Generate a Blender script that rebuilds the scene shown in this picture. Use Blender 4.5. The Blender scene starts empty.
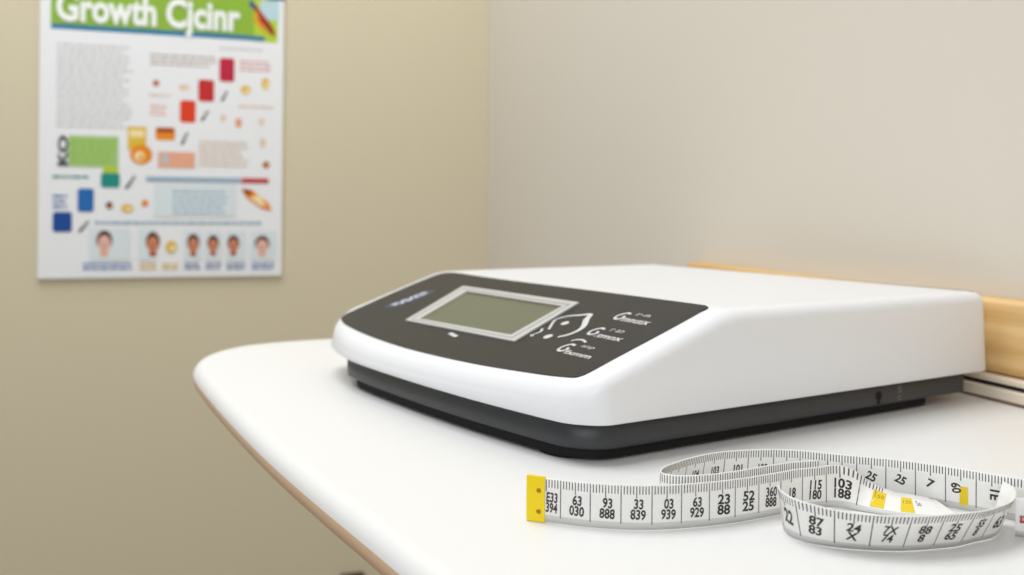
import bpy, bmesh, math, random
from mathutils import Vector, Matrix
random.seed(7)
PI = math.pi
scn = bpy.context.scene
COL = scn.collection
TOP = 0.900                      # height of the counter's upper surface

# ------------------------------------------------------------------ helpers
def lin(c):
    return tuple(((v/12.92) if v <= .04045 else ((v+.055)/1.055)**2.4) for v in (x/255 for x in c))

def mat(name, rgb, rough=.5, spec=.5, coat=0, noise=None, bump=None, metal=0, sss=0):
    m = bpy.data.materials.new(name); m.use_nodes = True
    nt = m.node_tree; b = nt.nodes['Principled BSDF']
    c = lin(rgb)
    b.inputs['Base Color'].default_value = (*c, 1)
    b.inputs['Roughness'].default_value = rough
    b.inputs['Specular IOR Level'].default_value = spec
    b.inputs['Coat Weight'].default_value = coat
    b.inputs['Metallic'].default_value = metal
    if sss:
        b.inputs['Subsurface Weight'].default_value = sss
        b.inputs['Subsurface Radius'].default_value = (.003, .003, .003)
    tc = nt.nodes.new('ShaderNodeTexCoord')
    if noise:
        sc, amt = noise
        n = nt.nodes.new('ShaderNodeTexNoise'); n.inputs['Scale'].default_value = sc
        n.inputs['Detail'].default_value = 4
        nt.links.new(tc.outputs['Object'], n.inputs['Vector'])
        r = nt.nodes.new('ShaderNodeMix'); r.data_type = 'RGBA'
        r.inputs[6].default_value = (*[v*(1-amt) for v in c], 1)
        r.inputs[7].default_value = (*[min(1, v*(1+amt)) for v in c], 1)
        nt.links.new(n.outputs['Fac'], r.inputs[0]); nt.links.new(r.outputs[2], b.inputs['Base Color'])
    if bump:
        sc, st = bump
        n = nt.nodes.new('ShaderNodeTexNoise'); n.inputs['Scale'].default_value = sc
        nt.links.new(tc.outputs['Object'], n.inputs['Vector'])
        bp = nt.nodes.new('ShaderNodeBump'); bp.inputs['Strength'].default_value = st
        bp.inputs['Distance'].default_value = .001
        nt.links.new(n.outputs['Fac'], bp.inputs['Height']); nt.links.new(bp.outputs['Normal'], b.inputs['Normal'])
    return m

def wood_mat(name, dark, light):
    m = bpy.data.materials.new(name); m.use_nodes = True
    nt = m.node_tree; b = nt.nodes['Principled BSDF']
    b.inputs['Roughness'].default_value = .45
    tc = nt.nodes.new('ShaderNodeTexCoord'); mp = nt.nodes.new('ShaderNodeMapping')
    mp.inputs['Scale'].default_value = (90, 2.5, 90)
    n = nt.nodes.new('ShaderNodeTexNoise'); n.inputs['Scale'].default_value = 1.2; n.inputs['Detail'].default_value = 6
    w = nt.nodes.new('ShaderNodeValToRGB')
    w.color_ramp.elements[0].position = .3; w.color_ramp.elements[0].color = (*lin(dark), 1)
    w.color_ramp.elements[1].position = .7; w.color_ramp.elements[1].color = (*lin(light), 1)
    nt.links.new(tc.outputs['Object'], mp.inputs['Vector']); nt.links.new(mp.outputs['Vector'], n.inputs['Vector'])
    nt.links.new(n.outputs['Fac'], w.inputs['Fac']); nt.links.new(w.outputs['Color'], b.inputs['Base Color'])
    return m

def mesh_obj(name, bm, mats, parent=None, loc=None, smooth=False, recalc=True):
    if recalc:
        bmesh.ops.recalc_face_normals(bm, faces=bm.faces[:])
    me = bpy.data.meshes.new(name); bm.to_mesh(me); bm.free()
    return _link(name, me, mats, parent, loc, smooth)

def _link(name, me, mats, parent, loc, smooth):
    for m in (mats if isinstance(mats, (list, tuple)) else [mats]):
        me.materials.append(m)
    if smooth:
        for p in me.polygons: p.use_smooth = True
    o = bpy.data.objects.new(name, me); COL.objects.link(o)
    if parent: o.parent = parent
    if loc is not None: o.location = loc
    return o

def tag(o, label=None, cat=None, kind=None, group=None):
    if label: o['label'] = label
    if cat: o['category'] = cat
    if kind: o['kind'] = kind
    if group: o['group'] = group
    return o

def empty(name, loc, rz=0):
    o = bpy.data.objects.new(name, None); COL.objects.link(o)
    o.empty_display_size = .05; o.location = loc; o.rotation_euler = (0, 0, rz)
    return o

def box(bm, a, b, mi=0):
    vs = [bm.verts.new((x, y, z)) for x in (a[0], b[0]) for y in (a[1], b[1]) for z in (a[2], b[2])]
    fs = []
    for q in ((0,1,3,2),(4,6,7,5),(0,4,5,1),(2,3,7,6),(0,2,6,4),(1,5,7,3)):
        f = bm.faces.new([vs[i] for i in q]); f.material_index = mi; fs.append(f)
    return vs, fs

def bevelled_box(bm, a, b, r, seg=3):
    tmp = bmesh.new(); box(tmp, a, b)
    bmesh.ops.recalc_face_normals(tmp, faces=tmp.faces[:])
    bmesh.ops.bevel(tmp, geom=tmp.edges[:], offset=r, segments=seg, profile=.5, affect='EDGES')
    me = bpy.data.meshes.new('tmp'); tmp.to_mesh(me); tmp.free(); bm.from_mesh(me); bpy.data.meshes.remove(me)

def poly_prism(bm, pts, lo, hi, mi=0):
    """pts: list of (x,y); lo/hi: functions (x,y)->z or numbers"""
    fl = lo if callable(lo) else (lambda x, y: lo)
    fh = hi if callable(hi) else (lambda x, y: hi)
    A = [bm.verts.new((x, y, fl(x, y))) for x, y in pts]
    B = [bm.verts.new((x, y, fh(x, y))) for x, y in pts]
    n = len(pts); fs = [bm.faces.new(A[::-1]), bm.faces.new(B)]
    for i in range(n): fs.append(bm.faces.new((A[i], A[(i+1) % n], B[(i+1) % n], B[i])))
    for f in fs: f.material_index = mi
    return fs

def catmull(pts, step, closed=False):
    """centripetal-ish Catmull-Rom through pts (tuples of any length), resampled at equal arc length"""
    n = len(pts); P = [Vector(p) for p in pts]; dense = []
    rng = range(n if closed else n-1)
    for i in rng:
        if closed: p0, p1, p2, p3 = P[i-1], P[i], P[(i+1) % n], P[(i+2) % n]
        else:
            p1, p2 = P[i], P[i+1]
            p0 = P[i-1] if i else p1*2-p2
            p3 = P[i+2] if i+2 < n else p2*2-p1
        for k in range(16):
            t = k/16
            dense.append(.5*((2*p1)+(p2-p0)*t+(2*p0-5*p1+4*p2-p3)*t*t+(3*p1-p0-3*p2+p3)*t**3))
    if not closed: dense.append(P[-1])
    else: dense.append(dense[0])
    L = [0]
    for a, b in zip(dense, dense[1:]): L.append(L[-1]+(b-a).length)
    m = max(2, int(L[-1]/step)); out = []; j = 0
    for i in range(m+1):
        d = L[-1]*i/m
        while j < len(L)-2 and L[j+1] < d: j += 1
        t = (d-L[j])/max(1e-9, L[j+1]-L[j]); out.append(dense[j].lerp(dense[j+1], t))
    return (out[:-1] if closed else out), L[-1]

_tc = {}
def text_tris(s, size=1.0, bold=0.0, shear=0.0):
    """flat triangulated text, centred on its box: (verts 2d, faces)"""
    key = (s, bold, shear)
    if key not in _tc:
        cu = bpy.data.curves.new('lettering', 'FONT'); cu.body = s; cu.size = 1; cu.offset = bold; cu.shear = shear
        cu.align_x = 'CENTER'; cu.align_y = 'CENTER'; cu.space_line = .78; cu.resolution_u = 3
        o = bpy.data.objects.new('lettering', cu); COL.objects.link(o)
        bpy.context.view_layer.update()
        me = o.to_mesh()
        vs = [(v.co.x, v.co.y) for v in me.vertices]; fs = [tuple(p.vertices) for p in me.polygons]
        o.to_mesh_clear(); bpy.data.objects.remove(o); bpy.data.curves.remove(cu)
        x0, x1 = min(v[0] for v in vs), max(v[0] for v in vs); y0, y1 = min(v[1] for v in vs), max(v[1] for v in vs)
        _tc[key] = ([(x-(x0+x1)/2, y-(y0+y1)/2) for x, y in vs], fs, x1-x0, y1-y0)
    vs, fs, w, h = _tc[key]
    return [(x*size, y*size) for x, y in vs], fs, w*size, h*size

def put_text(bm, s, fn, size=None, mi=0, bold=0., shear=0., width=None, height=None, rot=0.):
    """lay lettering on a surface: fn(a,b)->Vector, a along the reading direction, b up"""
    vs, fs, w, h = text_tris(s, 1, bold, shear)
    sx = sy = size or 1
    if width: sx = width/w
    if height: sy = height/h
    if width and not height and not size: sy = sx
    if height and not width and not size: sx = sy
    c, q = math.cos(rot), math.sin(rot)
    V = [bm.verts.new(fn(c*x*sx-q*y*sy, q*x*sx+c*y*sy)) for x, y in vs]
    for f in fs:
        try: bm.faces.new([V[i] for i in f]).material_index = mi
        except ValueError: pass

def stroke(bm, pts, wid, fn, mi=0, step=None):
    P, L = catmull(pts, step or wid*.6)
    prev = None
    for i, p in enumerate(P):
        a = P[max(0, i-1)]; b = P[min(len(P)-1, i+1)]; t = (b-a); t = Vector((t[0], t[1])).normalized()
        w = wid/2*(p[2] if len(p) > 2 else 1)
        nx, ny = -t[1]*w, t[0]*w
        cur = (bm.verts.new(fn(p[0]+nx, p[1]+ny)), bm.verts.new(fn(p[0]-nx, p[1]-ny)))
        if prev: bm.faces.new((prev[0], prev[1], cur[1], cur[0])).material_index = mi
        prev = cur

# ------------------------------------------------------------------ materials
M = {}
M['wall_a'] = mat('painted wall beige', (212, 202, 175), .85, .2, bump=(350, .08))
M['wall_b'] = mat('painted wall beige whiter lit', (215, 208, 196), .85, .2, bump=(350, .08))  # same paint as wall_a; whiter light on this side put into the colour
M['floor'] = mat('vinyl floor', (128, 106, 72), .5, noise=(6, .12))
M['base'] = mat('skirting paint', (205, 198, 180), .5)
M['laminate'] = mat('white laminate', (227, 227, 226), .4, .35)
M['edge'] = mat('peach edge band', (222, 190, 158), .5, .3)
M['pine'] = wood_mat('pine wood', (198, 154, 90), (232, 198, 142))
M['strip'] = mat('cream strip', (226, 212, 192), .4)
M['seam'] = mat('brown seam', (120, 92, 62), .6)
M['gap'] = mat('dark seam', (32, 27, 22), .6)
M['shell'] = mat('white plastic shell', (230, 231, 233), .32, .4)
M['dark'] = mat('charcoal plastic', (54, 55, 57), .42, .35, bump=(900, .05))
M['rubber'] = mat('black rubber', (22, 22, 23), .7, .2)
M['panel'] = mat('dark glossy overlay', (32, 32, 35), .42, .3, noise=(14, .12))
M['print'] = mat('light grey print', (206, 206, 206), .5)
M['logo'] = mat('pale blue print', (205, 210, 226), .5)
M['logo_bg'] = mat('navy print', (52, 58, 82), .45)
M['bezel'] = mat('silver grey bezel', (190, 190, 188), .35)
M['lcd'] = mat('greenish lcd glass', (100, 103, 84), .3, .25)
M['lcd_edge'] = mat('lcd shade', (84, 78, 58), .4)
M['tape'] = mat('white vinyl tape', (232, 231, 228), .38, .4)
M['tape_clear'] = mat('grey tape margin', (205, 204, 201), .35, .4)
M['ink'] = mat('black tape ink', (42, 40, 38), .6)
M['tick'] = mat('grey tape ink', (88, 86, 82), .6)
M['red_ink'] = mat('red tape ink', (168, 60, 62), .6)
M['yellow'] = mat('yellow plastic', (240, 208, 6), .35, .4)
M['yellow_print'] = mat('yellow tape print', (224, 194, 16), .5)
M['olive'] = mat('olive print', (150, 118, 20), .6)
M['brown'] = mat('brown bakelite', (84, 58, 20), .4)
M['board'] = mat('poster board', (236, 238, 240), .5, .3)
PC = dict(green=(140, 180, 56), lime=(178, 204, 58), blue=(40, 120, 160), sky=(186, 214, 222), cobalt=(40, 110, 180),
          red=(196, 40, 38), grey=(192, 192, 194), brown=(176, 150, 138), crimson=(214, 136, 136), magenta=(190, 30, 62),
          scarlet=(222, 62, 22), orange=(232, 140, 30), rust=(166, 74, 22), ink=(70, 72, 80), tan=(222, 198, 174),
          salmon=(232, 170, 140), gold=(224, 184, 62), straw=(246, 226, 170), leaf=(160, 198, 118), teal=(22, 140, 130),
          azure=(30, 104, 176), navy=(16, 72, 150), steel=(146, 172, 192), pale=(218, 229, 232), white=(244, 248, 244),
          hair=(92, 52, 36), peach=(232, 186, 172), tanface=(206, 134, 100), darkred=(140, 30, 36), lb=(150, 180, 220))
for k in list(PC): M['p_'+k] = mat('poster ink '+k, PC[k], .55, .3)
M['p_brown_dot'] = M['p_hair']

# ------------------------------------------------------------------ the room
WX, WY = .438, 1.463                       # faces of the right wall and the left wall
def wall(name, a, b, m):
    bm = bmesh.new(); box(bm, a, b); return tag(mesh_obj(name, bm, m), kind='structure')
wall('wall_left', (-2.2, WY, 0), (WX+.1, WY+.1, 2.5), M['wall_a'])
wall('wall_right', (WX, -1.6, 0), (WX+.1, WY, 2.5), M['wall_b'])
wall('floor', (-2.2, -1.6, -.1), (WX+.1, WY+.1, 0), M['floor'])
bm = bmesh.new(); bevelled_box(bm, (-2.2, WY-.014, 0), (WX, WY, .09), .004)
tag(mesh_obj('baseboard_left', bm, M['base']), kind='structure')
bm = bmesh.new(); bevelled_box(bm, (WX-.014, -1.6, 0), (WX, WY-.014, .09), .004)
tag(mesh_obj('baseboard_right', bm, M['base']), kind='structure')

# ------------------------------------------------------------------ countertop
ct = empty('countertop', (.25, .25, TOP))
tag(ct, 'white laminate countertop with rounded corner and pale wood underside', 'countertop')
edge = [(.118, -.45), (.104, -.1), (.088, .1), (.071, .22), (.055, .2977), (.041, .362), (.0275, .43), (.0125, .521),
        (.0, .61), (-.0032, .652), (.0005, .684), (.012, .712), (.032, .7345), (.063, .7480), (.104, .7555), (.2, .764), (.417, .777)]
P, _ = catmull(edge, .004)
P = [(p[0], p[1]) for p in P]
nrm = []
for i in range(len(P)):
    a = P[max(0, i-1)]; b = P[min(len(P)-1, i+1)]
    t = Vector((b[0]-a[0], b[1]-a[1])).normalized(); nrm.append((t[1], -t[0]))   # inward
T, r = .016, .008
def counter(bm, rings, cap_top, cap_bot):
    loops = []
    for d, z in rings:
        L = [bm.verts.new((P[i][0]+nrm[i][0]*d-.25, P[i][1]+nrm[i][1]*d-.25, z)) for i in range(len(P))]
        L.append(bm.verts.new((WX-.25, .777-d-.25, z))); L.append(bm.verts.new((WX-.25, -.45-.25, z)))
        loops.append(L)
    n = len(loops[0])
    for A, B in zip(loops, loops[1:]):
        for i in range(n): bm.faces.new((A[i], A[(i+1) % n], B[(i+1) % n], B[i]))
    for c, L in ((cap_top, loops[0]), (cap_bot, loops[-1])):
        if c:
            f = bm.faces.new(L); f.smooth = False
def ring(deg): a = math.radians(deg); return (r-r*math.cos(a), -r+r*math.sin(a))
bm = bmesh.new(); counter(bm, [ring(d) for d in range(90, 9, -10)], True, False)
mesh_obj('worktop_surface', bm, M['laminate'], ct, smooth=True)
bm = bmesh.new(); counter(bm, [ring(d) for d in range(10, -91, -10)], False, True)
o = mesh_obj('edge_underside', bm, M['edge'], ct, smooth=True); tag(o, 'peach wood toned lower edge and underside')

bm = bmesh.new(); bevelled_box(bm, (WX-.25-.03, -.4-.25, -.05), (WX-.25, .74-.25, -.0155), .002)
mesh_obj('mounting_rail', bm, M['pine'], ct)

# ------------------------------------------------------------------ trims on the right wall behind the counter
def rail(name, x0, x1, z0, z1, r, m, y1=.777):
    bm = bmesh.new(); bevelled_box(bm, (x0, -.6, TOP+z0), (x1, y1, TOP+z1), r, 4)
    return tag(mesh_obj(name, bm, m), kind='structure')
rail('trim_1', .424, WX,   .0135, .0557, .004, M['pine'])
rail('trim_5', .4166, WX, .0001, .0011, .0001, M['seam'])
rail('trim_2', .417, WX, .0011, .0075, .0012, M['strip'])
rail('trim_3', .421, WX, .0077, .0098, .0002, M['gap'])
rail('trim_4', .4185, WX, .0099, .0133, .001, M['strip'])

# ------------------------------------------------------------------ brown wall socket low on the left wall
so = empty('wall_socket', (.2275, WY, .4140)); tag(so, 'small dark brown wall socket plate low on the left wall below the counter edge', 'socket')
bm = bmesh.new(); bevelled_box(bm, (-.0185, -.009, -.026), (.0185, 0, .026), .003)
mesh_obj('cover_plate', bm, M['brown'], so)
bm = bmesh.new()
for x in (-.007, .007): box(bm, (x-.0022, -.0094, -.006), (x+.0022, -.0088, .004))
mesh_obj('socket_slots', bm, M['rubber'], so)

# ------------------------------------------------------------------ wall chart
K = 1.03775
PW, PH, PT = .3305, .452, .006
px, pz = -.2130, 1.005-(1.005-.9013)*K
po = empty('growth_poster', (px, WY, pz)); tag(po, 'white growth poster with green title banner and coloured squares on the left wall', 'poster')
bm = bmesh.new(); bevelled_box(bm, (0, -PT, 0), (PW, 0, PH), .0006, 2)
mesh_obj('backing_board', bm, M['board'], po)
FEATS = [
    ('rect', 'green', 13.3, 342.8, 287.7, 405.9),
    ('rect', 'lime', 276.9, 334.9, 309.8, 410.4),
    ('rect', 'blue', 13.6, 336.0, 291.7, 342.9),
    ('rect', 'sky', 284.8, 367.3, 311.6, 393.8),
    ('rect', 'cobalt', 294.8, 395.6, 318.7, 419.1),
    ('feather', 'red', 268.9, 338.4, 308.0, 393.0),
    ('lines', 'grey', 21.3, 202.5, 116.8, 318.9),
    ('lines', 'brown', 138.5, 292.9, 227.2, 311.3),
    ('lines', 'crimson', 257.6, 290.8, 305.0, 308.5),
    ('lines', 'grey', 230.6, 319.3, 290.1, 326.0),
    ('round', 'magenta', 230.1, 275.6, 250.5, 309.2),
    ('round', 'red', 202.1, 246.4, 223.3, 277.2),
    ('round', 'scarlet', 178.0, 215.9, 198.9, 247.2),
    ('round', 'orange', 146.2, 190.3, 172.0, 208.2),
    ('rect', 'rust', 147.9, 200.9, 170.2, 207.8),
    ('pen', 'ink', 231.9, 247.5, 242.6, 263.1),
    ('pen', 'ink', 204.9, 218.5, 217.2, 234.1),
    ('pen', 'ink', 179.0, 184.4, 190.1, 202.8),
    ('dot', 'rust', 141.5, 263.6, 151.4, 274.5),
    ('dot', 'tan', 174.9, 259.9, 192.3, 269.8),
    ('lines', 'tan', 137.2, 249.2, 165.3, 255.8),
    ('lines', 'salmon', 139.1, 222.9, 163.1, 240.1),
    ('dot', 'gold', 257.9, 257.4, 274.2, 273.1),
    ('dot', 'gold', 286.9, 265.0, 299.7, 285.8),
    ('lines', 'tan', 256.4, 238.0, 303.7, 245.5),
    ('dot', 'tan', 231.5, 217.6, 240.4, 230.6),
    ('dot', 'salmon', 251.2, 209.0, 262.0, 227.7),
    ('dot', 'tan', 283.7, 214.6, 292.8, 227.0),
    ('dot', 'tan', 285.8, 184.5, 295.0, 198.8),
    ('rect', 'gold', 110.7, 175.7, 134.4, 208.0),
    ('rect', 'straw', 113.3, 193.5, 131.6, 203.6),
    ('rect', 'leaf', 36.6, 151.3, 99.1, 193.5),
    ('lines', 'green', 38.2, 155.9, 97.5, 188.2),
    ('glyph', 'ink', 22.0, 150.5, 37.5, 194.5),
    ('dot', 'orange', 110.9, 152.6, 145.5, 186.8),
    ('dot', 'straw', 118.3, 158.4, 133.9, 175.8),
    ('rect', 'salmon', 150.0, 152.5, 198.5, 174.6),
    ('rect', 'grey', 155.1, 157.0, 163.7, 172.3),
    ('lines', 'tan', 203.6, 154.3, 271.4, 193.0),
    ('dot', 'rust', 289.8, 153.3, 300.8, 165.4),
    ('dot', 'tan', 285.8, 183.4, 295.0, 194.7),
    ('lines', 'teal', 17.5, 133.6, 63.0, 141.4),
    ('rect', 'lime', 79.4, 142.4, 99.4, 152.5),
    ('round', 'teal', 77.2, 123.7, 101.1, 143.5),
    ('round', 'azure', 48.5, 90.3, 68.5, 122.1),
    ('round', 'navy', 18.0, 63.1, 41.6, 90.1),
    ('pen', 'ink', 107.2, 121.9, 122.0, 141.1),
    ('pen', 'ink', 48.8, 62.5, 63.9, 78.5),
    ('lines', 'azure', 17.8, 93.6, 35.5, 114.9),
    ('dot', 'brown', 83.1, 93.1, 93.4, 105.7),
    ('dot', 'gold', 101.5, 88.5, 120.3, 103.0),
    ('dot', 'orange', 128.4, 96.7, 138.6, 109.1),
    ('rect', 'steel', 134.9, 133.4, 260.9, 139.4),
    ('rect', 'red', 261.7, 133.0, 299.1, 139.8),
    ('rect', 'pale', 145.3, 84.7, 254.0, 129.8),
    ('lines', 'steel', 169.4, 86.6, 243.3, 122.5),
    ('feather', 'orange', 261.2, 92.7, 303.4, 124.7),
    ('lines', 'steel', 70.1, 71.7, 290.5, 80.2),
    ('rect', 'pale', 63.8, 24.7, 114.7, 67.9),
    ('rect', 'pale', 126.2, 24.2, 149.3, 68.0),
    ('rect', 'pale', 185.6, 23.7, 208.3, 64.4),
    ('rect', 'pale', 213.6, 23.5, 234.9, 64.4),
    ('rect', 'pale', 242.0, 23.2, 267.2, 64.4),
    ('rect', 'pale', 275.5, 22.9, 309.2, 64.5),
    ('face', 'peach', 72.0, 30.1, 92.6, 65.3),
    ('face', 'orange', 135.0, 29.7, 153.4, 63.2),
    ('dot', 'gold', 159.6, 31.3, 176.9, 53.3),
    ('face', 'tanface', 189.1, 29.3, 205.5, 60.7),
    ('face', 'tanface', 216.1, 29.8, 231.7, 58.8),
    ('face', 'tanface', 243.1, 29.6, 259.6, 58.8),
    ('face', 'peach', 280.6, 28.6, 301.1, 58.0),
    ('lines', 'azure', 55.9, 10.7, 117.3, 22.2),
    ('lines', 'gold', 127.4, 10.0, 151.3, 21.7),
    ('lines', 'gold', 156.4, 9.7, 177.1, 21.4),
    ('lines', 'navy', 185.8, 10.1, 206.8, 20.4),
    ('lines', 'navy', 213.9, 9.7, 235.2, 20.2),
    ('lines', 'navy', 242.3, 9.4, 267.5, 19.9),
    ('lines', 'azure', 276.5, 8.9, 307.6, 19.5),
]
pm = []; pidx = {}
def pmi(k):
    if k not in pidx: pidx[k] = len(pm); pm.append(M['p_'+k])
    return pidx[k]
bm = bmesh.new(); layer = [0]
def pf(x, y): return Vector((x*K/1000, -PT-.00006-layer[0]*.000012, y*K/1000))
def ppoly(pts, c): bm.faces.new([bm.verts.new(pf(*p)) for p in pts]).material_index = pmi(c)
def pell(cx, cy, a, b, c, n=20, rot=0):
    q, s = math.cos(rot), math.sin(rot)
    ppoly([(cx+a*math.cos(t)*q-b*math.sin(t)*s, cy+a*math.cos(t)*s+b*math.sin(t)*q) for t in [2*PI*i/n for i in range(n)]], c)
def prect(x0, y0, x1, y1, c, rr=0):
    if rr <= 0: ppoly([(x0, y0), (x1, y0), (x1, y1), (x0, y1)], c); return
    pts = []
    for cx, cy, a0 in ((x1-rr, y1-rr, 0), (x0+rr, y1-rr, 90), (x0+rr, y0+rr, 180), (x1-rr, y0+rr, 270)):
        for k in range(5): a = math.radians(a0+k*22.5); pts.append((cx+rr*math.cos(a), cy+rr*math.sin(a)))
    ppoly(pts, c)
for kind, c, x0, y0, x1, y1 in FEATS:
    layer[0] += 1
    if y1 > 418: y1 = 425
    w, h = x1-x0, y1-y0; cx, cy = (x0+x1)/2, (y0+y1)/2
    if kind == 'rect': prect(x0, y0, x1, y1, c)
    elif kind == 'round': prect(x0, y0, x1, y1, c, 3.5)
    elif kind == 'dot':
        pell(cx, cy, w*.42, h*.4, c if c != 'brown' else 'hair'); layer[0] += 1
        pell(cx+w*.1, cy-h*.08, w*.2, h*.18, 'straw' if c in ('gold', 'tan') else 'orange')
    elif kind == 'lines':
        n = max(1, round(h/6.6)); ph = h/n
        for i in range(n):
            yy = y1-ph*(i+.5); x = x0; end = x1-random.uniform(0, .16)*w*(n > 2)
            while x < end-1:
                ww = random.uniform(4, 13); xe = min(end, x+ww)
                prect(x, yy-ph*.2, xe, yy+ph*.2, c); x = xe+1.6
    elif kind == 'pen':
        ppoly([(x0, y0+1), (x0+3.5, y0), (x1, y1-2), (x1-3, y1)], c); layer[0] += 1
        ppoly([(cx, cy-1), (cx+2, cy-2), (x1-.6, y1-3), (x1-2, y1-2)], 'grey')
    elif kind == 'feather':
        if c == 'red':
            ppoly([(x0+2, y1), (x0+9, y1-4), (x1-6, y0+20), (x1-1, y0+6), (x1-8, y0+8), (x0+16, y0+26)], 'darkred'); layer[0] += 1
            ppoly([(x0+6, y1-12), (x0+20, y0+28), (x1-3, y0+4), (x1-16, y0+26), (x0+14, y1-14)], 'scarlet'); layer[0] += 1
            ppoly([(x0+4, y1-20), (x0+10, y0+24), (x1-10, y0+3), (x0+16, y0+27)], 'orange'); layer[0] += 1
            ppoly([(x0+1, y1), (x0+8, y1-3), (x0+8, y1-12), (x0+2, y1-8)], 'navy')
        else:
            ppoly([(x0, y1), (x0+14, y1-1), (x1-4, y0+12), (x1, y0+1), (x1-14, y0+4), (x0+8, y1-13)], 'orange'); layer[0] += 1
            ppoly([(x0, y1), (x0+12, y1-1), (x0+16, y1-9), (x0+6, y1-9)], 'rust'); layer[0] += 1
            ppoly([(x0+12, y1-12), (x0+26, y1-9), (x1-8, y0+8), (x1-16, y0+8)], 'straw')
    elif kind == 'face':
        pell(cx, cy+h*.1, w*.5, h*.4, 'hair'); layer[0] += 1
        pell(cx, cy-h*.04, w*.4, h*.34, 'tanface' if c == 'orange' else c); layer[0] += 1
        pell(cx, cy-h*.42, w*.28, h*.1, 'rust' if c != 'peach' else 'salmon'); layer[0] += 1
        for s in (-1, 1): pell(cx+s*w*.16, cy+h*.0, w*.06, h*.035, 'hair', 10)
        pell(cx, cy-h*.17, w*.13, h*.03, 'darkred', 10)
    elif kind == 'glyph':
        put_text(bm, 'KO', lambda a, b: pf(cx-b, cy+a), width=h*.95, height=w*.85, mi=pmi('ink'), bold=.05)
layer[0] += 2
put_text(bm, 'Growth Cjcinr', lambda a, b: pf(139+a, 361+b), width=238, height=54, mi=pmi('white'), bold=.035)
mesh_obj('printed_art', bm, pm, po, recalc=False)

# ------------------------------------------------------------------ digital scale
ANG = math.radians(14.232)
W, D = .2758, .2678
H0, HF, HK, KD = .0166, .0336, .0600, .0751
c, s = math.cos(ANG), math.sin(ANG)
ox, oy = .15127, .35040
sc = empty('digital_scale', (ox+c*D/2-s*W/2, oy+s*D/2+c*W/2, TOP), ANG)
tag(sc, 'white digital scale with dark sloping control panel standing on the counter', 'scale')
def S(v, u, h): return Vector((v-D/2, u-.2758/2, h))
def slope_h(v): return HF+(HK-HF)*v/KD
FR = [(0, -3.8), (13.5, -7.2), (42, -12), (84, -17.2), (140, -21), (197, -21.6), (236, -16), (262, -8), (281, -1.5)]
def front(u, w=None, off=0):
    """bowed front edge: depth v at a distance u from the right side (metres)"""
    u = u*1000
    for i in range(len(FR)-1):
        if u <= FR[i+1][0] or i == len(FR)-2:
            x0, y0 = FR[i]; x1, y1 = FR[i+1]
            m0 = (FR[i+1][1]-FR[max(0, i-1)][1])/(FR[i+1][0]-FR[max(0, i-1)][0])
            m1 = (FR[min(len(FR)-1, i+2)][1]-y0)/(FR[min(len(FR)-1, i+2)][0]-x0)
            h = x1-x0; t = (u-x0)/h
            y = (2*t**3-3*t*t+1)*y0+(t**3-2*t*t+t)*h*m0+(-2*t**3+3*t*t)*y1+(t**3-t*t)*h*m1
            return y/1000
def plan(u0, u1, vb, rfr, rfl, rb, dv=0.):
    """closed plan outline (v, u): right side front to back, back edge, left side, bowed front"""
    fr = lambda u: front(u)+dv
    pts = []
    nv = 26
    vr, vl = fr(u0+rfr)+rfr, fr(u1-rfl)+rfl
    vset = [vr+(vb-rb-vr)*i/nv for i in range(nv+1)]
    def around(k):
        ks = [KD+d for d in (-.006, -.004, -.002, 0, .002, .004, .006)]
        base = [v for v in vset_l if all(abs(v-q) > .0025 for q in ks) and not ks[0] < v < ks[-1]]
        return sorted(base+ks)
    vset_l = vset
    right = around(0); pts += [(v, u0) for v in right]
    for i in range(1, 9):
        a = PI/2*i/9; pts.append((vb-rb+rb*math.sin(a), u0+rb-rb*math.cos(a)))
    nb = 24
    pts += [(vb, u0+rb+(u1-u0-2*rb)*i/nb) for i in range(nb+1)]
    for i in range(1, 9):
        a = PI/2*i/9; pts.append((vb-rb+rb*math.cos(a), u1-rb+rb*math.sin(a)))
    vset_l = [vl+(vb-rb-vl)*i/nv for i in range(nv+1)]
    pts += [(v, u1) for v in around(0)[::-1]]
    for i in range(1, 9):
        a = PI/2*i/9; uu = u1-rfl+rfl*math.cos(a); pts.append((fr(uu)*1.0*(math.sin(a))+ (1-math.sin(a))*vl, uu))
    nf = 50
    pts += [(fr(u1-rfl-(u1-u0-rfl-rfr)*i/nf), u1-rfl-(u1-u0-rfl-rfr)*i/nf) for i in range(nf+1)]
    for i in range(1, 9):
        a = PI/2*i/9; uu = u0+rfr-rfr*math.sin(a); pts.append((fr(uu)*math.cos(a)+(1-math.cos(a))*vr, uu))
    return pts
def inset_loop(pts, d):
    """pts moved inwards by d"""
    n = len(pts); out = []
    for i in range(n):
        a, b = Vector(pts[i-1]), Vector(pts[(i+1) % n]); t = (b-a).normalized()
        out.append((pts[i][0]-t[1]*d, pts[i][1]+t[0]*d))
    return out
def roof(v):
    k = .003; a, b = slope_h(v), HK       # two planes meeting in a softly rounded fold
    h = max(k-abs(a-b), 0)/k
    return min(a, b)-h*h*k*.25
W = .281
U0, U1 = -.0008, .2802
base_plan = plan(U0, U1, D+.0060, .017, .022, .006)
RE = .0068
levels = [(0.0006, 'z', H0), (0.0, 'z', H0+.0006)]
bm = bmesh.new(); rings = []
for d, mode, z in levels:
    rings.append([bm.verts.new(S(v, u, z)) for v, u in inset_loop(base_plan, d)])
for k in range(0, 9):
    a = PI/2*k/8; d = .0016+RE*(1-math.cos(a)); drop = RE*(1-math.sin(a))
    L = inset_loop(base_plan, d)
    rings.append([bm.verts.new(S(v, u, roof(v)-drop)) for v, u in L])
n = len(base_plan)
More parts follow.
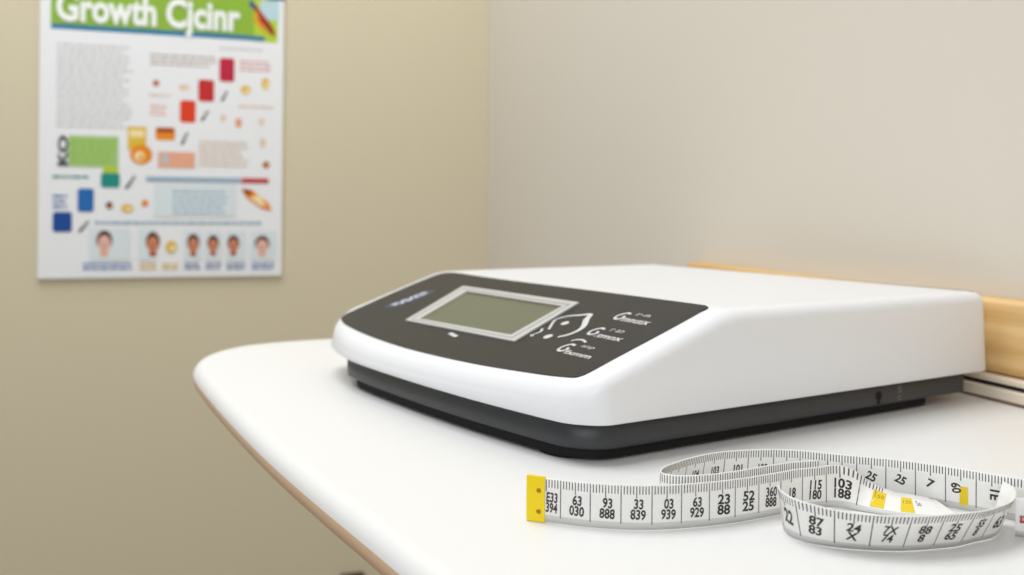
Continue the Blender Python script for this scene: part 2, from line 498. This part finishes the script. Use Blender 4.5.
for A, B in zip(rings, rings[1:]):
    for i in range(n): bm.faces.new((A[i], A[(i+1) % n], B[(i+1) % n], B[i])).smooth = True
top = rings[-1]
# split the top at the fold: strips between matching stations left and right
vs_of = {id(v): v.co.x+D/2 for v in top}
right_idx = [i for i in range(n) if abs(base_plan[i][1]-U0) < 1e-6]
left_idx = [i for i in range(n) if abs(base_plan[i][1]-U1) < 1e-6]
def station(idx, q): return min(idx, key=lambda i: abs(base_plan[i][0]-q))
ks = [KD+d for d in (-.006, -.004, -.002, 0, .002, .004, .006)]
RI = [station(right_idx, q) for q in ks]; LI = [station(left_idx, q) for q in ks]
for j in range(len(ks)-1):
    bm.faces.new((top[RI[j]], top[RI[j+1]], top[LI[j+1]], top[LI[j]])).smooth = True
f = bm.faces.new([top[i] for i in range(RI[-1], LI[-1]+1)])
f = bm.faces.new([top[i % n] for i in range(LI[0], n+RI[0]+1)])
bm.faces.new(rings[0][::-1])
body = mesh_obj('housing', bm, M['shell'], sc)
# dark lower tray
bm = bmesh.new()
bp = plan(.0026, .2430, .2570, .018, .034, .004, .0030)
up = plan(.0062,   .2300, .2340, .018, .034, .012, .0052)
bm = bmesh.new(); rings = []
for d, z in ((.0015, .0056), (.0004, .0060), (0, .0070), (0, H0+.0008)):
    rings.append([bm.verts.new(S(v, u, z)) for v, u in inset_loop(bp, d)])
n = len(bp)
for j, (A, B) in enumerate(zip(rings, rings[1:])):
    for i in range(n):
        f = bm.faces.new((A[i], A[(i+1) % n], B[(i+1) % n], B[i])); f.smooth = True
bm.faces.new(rings[0][::-1]); bm.faces.new(rings[-1])
tray = mesh_obj('base_tray', bm, M['dark'], sc)
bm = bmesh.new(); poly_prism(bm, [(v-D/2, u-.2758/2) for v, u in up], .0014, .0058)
mesh_obj('bottom_shade_plate', bm, M['rubber'], sc)  # black solid for the underside and the shade beneath the tray
for v, u in ((.012, .03), (.012, .225), (.212, .03), (.212, .225)):
    bm = bmesh.new()
    poly_prism(bm, [(v-D/2+.016*math.cos(t), u-.2758/2+.016*math.sin(t)) for t in [2*PI*i/28 for i in range(28)]], 0.0001, .0017)
    mesh_obj('foot', bm, M['rubber'], sc)
# power port and moulded mark on the right side of the tray
bm = bmesh.new()
q = [(.1815+.0026*math.cos(t), .0110+.0023*math.sin(t)) for t in [2*PI*i/20 for i in range(20)]]
A = [bm.verts.new(S(v, .00248, h)) for v, h in q]; bm.faces.new(A)
A = [bm.verts.new(S(v, .00244, h)) for v, h in [(.1800, .0086), (.1826, .0086), (.1826, .0066), (.1800, .0066)]]; bm.faces.new(A)
mesh_obj('power_port', bm, M['rubber'], sc)
bm = bmesh.new()
put_text(bm, 'S\nc', lambda a, b: S(.1985+a, .00248, .0108+b), height=.0072, width=.0035)
mesh_obj('moulded_mark', bm, mat('mid grey print', (104, 104, 104), .5), sc, recalc=False)

# control panel: dark overlay lying on the slope (coordinates in mm: u to the left, v up the slope)
def G(u, v, lift): 
    k = (HK-HF)/KD; nl = math.hypot(1, k)
    return S(v/1000-k/nl*lift, u/1000, slope_h(v/1000)+lift/nl)
outline = [(256, -3.4), (263.0, 0.5), (266.3, 8), (268.2, 40), (267.4, 64), (265.0, 71.0), (259, 74.0), (246, 75.0), (220, 74.6), (175, 74.6), (100, 75.4), (60, 75.6),
           (21, 75.6), (15.6, 75.0), (13.4, 72), (12.8, 50), (13.2, 20), (13.2, 7), (14.4, 2.6), (18.4, .3), (41, -3.5), (86, -8.4), (144, -11.2), (194, -10.4), (236, -7.2)]
pts, _ = catmull([(p[0], p[1]) for p in outline], 1.2, closed=True)
bm = bmesh.new()
A = [bm.verts.new(G(p[0], p[1], -.0004)) for p in pts]; B = [bm.verts.new(G(p[0], p[1], .00035)) for p in pts]
bm.faces.new(B)
for i in range(len(A)): bm.faces.new((A[i], A[(i+1) % len(A)], B[(i+1) % len(A)], B[i]))
panel = mesh_obj('control_panel', bm, M['panel'], sc)
# display: bezel ring and glass
out = [(194.5, 11.0), (211.3, 58.6), (92.3, 60.0), (83.6, 15.0)]
mid = [(190.2, 12.8), (204.8, 56.4), (95.2, 57.4), (88.2, 16.8)]
inn = [(184.7, 15.5), (196.8, 53.2), (98.6, 53.9), (93.6, 19.4)]
bm = bmesh.new()
def quad_ring(o_, i_, l0, l1, mi=0):
    A = [bm.verts.new(G(*p, l0)) for p in o_]; B = [bm.verts.new(G(*p, l1)) for p in o_]; C_ = [bm.verts.new(G(*p, l1)) for p in i_]; E = [bm.verts.new(G(*p, l0)) for p in i_]
    for X, Y in ((A, B), (B, C_), (C_, E)):
        for i in range(4): bm.faces.new((X[i], X[(i+1) % 4], Y[(i+1) % 4], Y[i])).material_index = mi
quad_ring(out, inn, .0002, .0011)
bz = mesh_obj('display_bezel', bm, M['bezel'], sc)
bm = bmesh.new()
g0 = [(190.6, 12.9), (204.9, 55.9), (95.4, 56.6), (88.6, 16.9)]; g1 = [(190.0, 13.4), (204.0, 55.0), (96.0, 55.7), (89.2, 17.3)]
quad_ring(g0, g1, .0011, .00125)
mesh_obj('bezel_groove', bm, mat('bezel line', (150, 150, 148), .5), bz)
bm = bmesh.new()
bm.faces.new([bm.verts.new(G(*p, .00045)) for p in inn])
lcd = mesh_obj('display_screen', bm, M['lcd'], sc); tag(lcd, 'blank greenish grey liquid crystal screen')
bm = bmesh.new()
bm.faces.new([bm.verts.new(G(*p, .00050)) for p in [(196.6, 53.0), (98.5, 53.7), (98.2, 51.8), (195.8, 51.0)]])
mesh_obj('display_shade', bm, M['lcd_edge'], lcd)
# printed key symbols
bm = bmesh.new()
def gl(u, v): return G(u, v, .00048)
stroke(bm, [(78.4, 31.5, .8), (84.4, 38.0, .8), (86.2, 42.0, .9), (82.5, 46.4, .9), (77.0, 48.8, 1), (71.2, 51.0, 1.4), (67.5, 46.0, 1.9), (61.5, 40.0, 1.7), (59.6, 35.0, 1.4), (60.6, 30.6, 1.2), (64.0, 26.6, .9)], 1.7, gl)
for u, v, a in ((76, 39.4, 2.2), (70.4, 25.4, 2.4)):
    bm.faces.new([bm.verts.new(gl(u+a*math.cos(t), v+a*.95*math.sin(t))) for t in [2*PI*i/16 for i in range(16)]])
stroke(bm, [(83.4, 31.0), (80.6, 28.0), (81.6, 24.8), (80.2, 22.8)], 1.3, gl)
stroke(bm, [(83.0, 23.6), (80.0, 23.4)], 1.2, gl)
mesh_obj('leaf_symbol', bm, M['print'], panel, recalc=False)
for (u, v), big, small, sub in (((42.2, 54.0), 'G', 'r-n', 'mnuux'), ((40.4, 37.0), 'G', 'r an', '.tmnx'), ((39.5, 19.4), 'G', 'anp', 'fxmm')):
    fn = lambda a, b: gl(u-a, v+b)
    bm = bmesh.new()
    stroke(bm, [(u+5.5, v+3.4), (u+8.6, v+3.9), (u+11.2, v+1.0), (u+10.6, v-2.2), (u+8.0, v-3.0), (u+5.6, v-.6), (u+7.6, v+.5)], 1.4, gl)
    put_text(bm, sub, lambda a, b: gl(u-4.8-a, v-2.4+b), width=19, height=3.4, bold=.02)
    put_text(bm, small, lambda a, b: gl(u-3-a, v+4.0+b), width=9.0, height=2.4, bold=.0)
    if v < 25: stroke(bm, [(u+3, v+7.6), (u+7.5, v+9.0), (u+11.0, v+8.2), (u+12.6, v+6.4)], 1.2, gl)
    mesh_obj('key_symbol', bm, M['print'], panel, recalc=False)
bm = bmesh.new()
for a in (0, 1):
    stroke(bm, [(139-a*5, 9.6-a*.6), (134-a*5, 9.0-a*.6)], 2.0, gl)
mesh_obj('unit_mark', bm, M['print'], panel, recalc=False)
bm = bmesh.new()
fn = lambda a, b: G(235.0-b*1.0+a*.18*-1, 34+a, .00046)
pts = [(-14, -5.4), (-8, -7.0), (8, -6.4), (14, -3.0), (14.5, 2.5), (9, 6.2), (-9, 7.0), (-14, 3.2)]
P2, _ = catmull(pts, .8, closed=True)
bm.faces.new([bm.verts.new(fn(p[0], p[1])) for p in P2])
lo = mesh_obj('brand_badge', bm, M['logo_bg'], panel, recalc=False)
bm = bmesh.new()
fn2 = lambda a, b: G(235.0-b*1.0+a*.18*-1, 34+a, .0006)
put_text(bm, 'aNNGs', fn2, width=22, height=8.4, bold=.025, shear=.2)
mesh_obj('badge_letters', bm, M['logo'], lo, recalc=False)

# ------------------------------------------------------------------ measuring tape
TX, TY = .20, .27
TWID = .0145
mt = empty('measuring_tape', (TX, TY, TOP))
tag(mt, 'white measuring tape with black numbers and yellow end tip looped in front of the scale', 'measuring tape')
class Ribbon:
    def __init__(self, pts):        # pts: (x mm, y mm, lean deg)
        self.s, self.L = catmull([(p[0]/1000-TX, p[1]/1000-TY, p[2]/1000) for p in pts], .0008)
        self.L = sum((Vector(b[:2])-Vector(a[:2])).length for a, b in zip(self.s, self.s[1:]))
        self.acc = [0]
        for a, b in zip(self.s, self.s[1:]): self.acc.append(self.acc[-1]+(Vector(b[:2])-Vector(a[:2])).length)
    def frame(self, d):
        d = max(0, min(self.L-1e-6, d)); import bisect
        i = min(len(self.s)-2, max(0, bisect.bisect_right(self.acc, d)-1))
        t = (d-self.acc[i])/(self.acc[i+1]-self.acc[i])
        def tang(j):
            a = self.s[max(0, j-2)]; b = self.s[min(len(self.s)-1, j+2)]; return Vector((b[0]-a[0], b[1]-a[1])).normalized()
        p = self.s[i].lerp(self.s[i+1], t); tg = tang(i).lerp(tang(i+1), t).normalized()
        return p, tg
    def at(self, d, v, off=0):      # off > 0: towards the right-hand side of the direction of travel
        p, tg = self.frame(d); nr = Vector((tg[1], -tg[0], 0)); a = math.radians(p[2]*1000)
        up = Vector((0, 0, 1))*math.cos(a)-nr*math.sin(a); nn = nr*math.cos(a)+Vector((0, 0, 1))*math.sin(a)
        return Vector((p[0], p[1], .00035))+up*v+nn*off
    def near(self, x, y):
        x, y = x/1000-TX, y/1000-TY
        return min(range(len(self.s)), key=lambda i: (self.s[i][0]-x)**2+(self.s[i][1]-y)**2)
tm = [M['tape'], M['tape_clear'], M['tick'], M['ink'], M['yellow_print'], M['red_ink'], M['olive']]
def ribbon_mesh(bm, R, d0, d1):
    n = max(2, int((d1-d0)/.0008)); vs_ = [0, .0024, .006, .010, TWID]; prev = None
    for i in range(n+1):
        d = d0+(d1-d0)*i/n
        F = [bm.verts.new(R.at(d, v, .00016)) for v in vs_]; Bk = [bm.verts.new(R.at(d, v, -.00016)) for v in vs_]
        loop = F+Bk[::-1]
        if prev:
            m = len(loop)
            for k in range(m):
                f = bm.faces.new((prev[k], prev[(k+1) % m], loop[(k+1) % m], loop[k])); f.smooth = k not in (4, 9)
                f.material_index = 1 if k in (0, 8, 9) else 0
        else: bm.faces.new(loop)
        prev = loop
    bm.faces.new(prev[::-1])
def strip_quad(bm, R, d0, d1, v0, v1, side, mi, n=1):
    o = side*.00021
    for i in range(n):
        a, b = d0+(d1-d0)*i/n, d0+(d1-d0)*(i+1)/n
        bm.faces.new([bm.verts.new(R.at(d, v, o)) for d, v in ((a, v0), (b, v0), (b, v1), (a, v1))]).material_index = mi
def ticks(bm, R, d0, d1, phase, side, step=.001, full=10, skip=()):
    k = math.ceil((d0-phase)/step)
    while phase+k*step < d1:
        d = phase+k*step; j = k % full
        if j == 0: strip_quad(bm, R, d-.00016, d+.00016, .0018, TWID-.0002, side, 2)
        else:
            ln = .0040 if j == 5 else .0027
            strip_quad(bm, R, d-.00017, d+.00017, TWID-.0003-ln, TWID-.0003, side, 2)
        k += 1
def cell_text(bm, R, d, v, side, s, w, h, rot=0, mi=3, bold=.03, tilt=0):
    put_text(bm, s, lambda a, b: R.at(d+side*a, v+b, side*.00022), width=w, height=h, rot=math.radians(rot), mi=mi, bold=bold)

# ribbon one: yellow tip -> long front run -> inside the loop -> right turn -> front of the loop
A_ = [(105.4,299.5,0),(113.52,292.84,0),(124.47,285.03,0),(139.3,278.64,0),(156.39,276.56,0),(171.72,277.14,0),(186.85,279.57,0),(198.31,281.72,0),
      (208.5,282.0,0),(214.5,280.0,20),(219.5,275.0,60),(225.5,268.6,72),(232.6,262.8,74),(241.0,259.2,78),(246.5,258.2,82)]
# ribbon three: front of the loop, right to left
B_ = [(253.2,252.4,16),(250.4,246.2,18),(242.4,240.8,24),
      (232.2,239.0,29),(222.46,237.6,28),(205.26,239.6,28),(191.49,245.6,26),(182.8,253.0,18),(180.6,260.4,12),(182.2,266.8,8)]
# ribbon two: hidden tail -> back to the left turn -> back arc -> out to the right -> returns as the red-lettered run
C_ = [(250.2,239.6,-20),(254.6,235.2,-16),(259.6,229.2,-8),(266.8,221.8,0),(283,222.5,0),(286.5,233,0),(273.5,241.5,0),(263.5,250.5,0),(253.2,267.6,2),(245.4,278.2,4),
      (236.9,286.2,4),(227.49,293.4,4),(214.53,304.9,6),(201.07,310.82,8),(185.17,312.84,10),(171.01,309.95,12),(159.11,304.27,12),(152.41,298.09,8),(149.81,290.99,2),
      (153.89,286.4,0),(163.88,284.6,0),(175.89,285.6,0),(189.18,288.2,0),(202.0,290.0,0),(212.0,289.5,0)]
R1, R2, R3 = Ribbon(A_), Ribbon(C_), Ribbon(B_)
bm = bmesh.new()
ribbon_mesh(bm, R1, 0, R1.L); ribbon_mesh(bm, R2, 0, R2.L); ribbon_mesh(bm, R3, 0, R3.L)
# print on ribbon one; side +1 faces the camera on the first run, -1 after the turn
dA = R1.acc[R1.near(223, 271.5)]
ph = R1.acc[R1.near(114.2, 292.3)]
ticks(bm, R1, .0062, dA, ph, 1)
AT = ['E33\n394', '63\n030', '93\n888', '33\n839', '03\n939', '63\n929', '23\n88', '52\n25', '360\n888', '18', '115\n180', '103\n188']
for i, t in enumerate(AT):
    d = ph-.0048+i*.01 if i else ph-.0030
    w, h = (.0050, .0068) if '\n' in t else (.003, .0036)
    cell_text(bm, R1, d+(.0004 if i else 0), .0066, 1, t, w if i else .0040, h, rot=-3)
for (x, y), w, mi in (((222.6, 271.8), .0046, 4), ((230.2, 264.6), .0050, 4)):
    d = R1.acc[R1.near(x, y)]
    strip_quad(bm, R1, d-w/2, d+w/2, .0028, .0118, 1, 4, 4)
    put_text(bm, '150', lambda a, b: R1.at(d+a, .009+b, .00024), width=w*.7, height=.002, mi=6)
d = R1.acc[R1.near(234.4, 261.8)]
put_text(bm, 'Se', lambda a, b: R1.at(d+a, .009+b, .00022), width=.0022, height=.0032, mi=2)
# loop front (travels right to left, so its camera side is the +1 side mirrored by direction)
SB = -1
pb = R3.acc[R3.near(205.5, 239.5)]
ticks(bm, R3, 0, R3.L, pb, SB)
SB_T = [('63', 3.5), ('55\n8', 2.5), ('25\n65', 1.5), ('88\n8', .5), ('7X\n74', -.5), ('24\nX', -1.5), ('87\n83', -2.5), ('22', -3.4), ]
for t, k in SB_T:
    d = pb-k*.0100
    cell_text(bm, R3, d, .0070, SB, t, .0040, .0068 if '\n' in t else .0050, rot=-6)
# ribbon two print
pc = R2.acc[R2.near(245.4, 278.2)]
dE = R2.acc[R2.near(265, 221)]; dC0 = R2.acc[R2.near(283, 222)]; dL = R2.acc[R2.near(150, 291)]
ticks(bm, R2, dC0, dL, pc, -1)
ticks(bm, R2, dC0, dL, pc, 1)
for t, k, rot in (('E1', -3.9, 0), ('1E', -2.6, -90), ('60', -1.35, -80), ('7', -.5, -20), ('25', .5, -25), ('25', 1.5, -25), ('3', 2.35, -80), ('180', 4.4, 0), ('100', 5.4, 0), ('101', 6.4, 0), ('103', 7.4, 0), ('104', 8.4, 0)):
    d = pc+k*.010
    cell_text(bm, R2, d, .0074, -1, t, .0036 if len(t) > 1 else .0024, .0032, rot=rot)
d = pc-.0160
for i in range(1):
    strip_quad(bm, R2, d-.0014, d+.0014, .0018, .0082, -1, 4, 3)
ticks(bm, R2, dL, R2.L, dL+.004, 1)
for k in range(4):
    cell_text(bm, R2, dL+.009+k*.01, .0095, 1, '—•—', .0042, .0012)
for k in range(6):
    cell_text(bm, R2, .004+k*.0062, .0068, 1, 'axoox', .0056, .0030, rot=0, mi=5, bold=.04)
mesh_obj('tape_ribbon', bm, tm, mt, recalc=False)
# moulded yellow tip clamped over the start of the tape
bm = bmesh.new()
n = 10; prev = None
for i in range(n+1):
    d = -.0006+.0064*i/n
    p0 = lambda v, o: R1.at(max(d, 0), v, o)+(Vector((R1.frame(0)[1][0], R1.frame(0)[1][1], 0))*min(d, 0))
    loop = [bm.verts.new(p0(v, o)) for v, o in ((-.0002, .0006), (TWID*.5, .0007), (TWID+.0004, .0006), (TWID+.0004, -.0006), (TWID*.5, -.0007), (-.0002, -.0006))]
    if prev:
        for k in range(6): bm.faces.new((prev[k], prev[(k+1) % 6], loop[(k+1) % 6], loop[k]))
    else: bm.faces.new(loop)
    prev = loop
bm.faces.new(prev)
tip = mesh_obj('end_tip', bm, M['yellow'], mt); tag(tip, 'yellow plastic end tip')
bm = bmesh.new()
for v in (.0103, .0033):
    A = [bm.verts.new(R1.at(.0038+.00085*math.cos(t), v+.0008*math.sin(t), .00076)) for t in [2*PI*i/14 for i in range(14)]]
    bm.faces.new(A)
mesh_obj('rivet', bm, M['olive'], tip)

# ------------------------------------------------------------------ light
wd = bpy.data.worlds.new('room light'); scn.world = wd; wd.use_nodes = True
bg = wd.node_tree.nodes['Background']; bg.inputs['Color'].default_value = (.95, .975, 1, 1); bg.inputs['Strength'].default_value = .32
def area(name, loc, aim, size, power, color, sy=None):
    l = bpy.data.lights.new(name, 'AREA'); l.energy = power; l.color = color; l.size = size
    if sy: l.shape = 'RECTANGLE'; l.size_y = sy
    o = bpy.data.objects.new(name, l); COL.objects.link(o); o.location = loc
    o.rotation_euler = (Vector(aim)-Vector(loc)).to_track_quat('-Z', 'Y').to_euler()
    return o
area('ceiling_lamp', (-.25, .72, 2.42), (.0, .72, .9), 1.0, 21, (.97, .985, 1))
area('side_fill_light', (-1.15, -1.25, 1.75), (.3, .5, 1.0), 1.2, 19, (.94, .97, 1))  # unseen fill, no real window: added to brighten the scale's side faces

# ------------------------------------------------------------------ camera
cam = bpy.data.cameras.new('camera'); co = bpy.data.objects.new('camera', cam); COL.objects.link(co); scn.camera = co
co.location = (0, 0, TOP+.105)
th = math.radians(18.16)
base = Matrix.Rotation(-th, 4, 'Z') @ Matrix.Rotation(PI/2, 4, 'X')
co.matrix_world = Matrix.Translation(co.location) @ base @ Matrix.Rotation(math.radians(.55), 4, 'Z')
cam.sensor_width = 36; cam.lens = 950/1024*36
cam.shift_y = -81.5/1024; cam.shift_x = .8/1024
cam.clip_start = .01
cam.dof.use_dof = True; cam.dof.focus_distance = .345; cam.dof.aperture_fstop = cam.lens/2.9
scn.view_settings.view_transform = 'Standard'
scn.view_settings.look = 'None'
scn.cycles.use_denoising = True
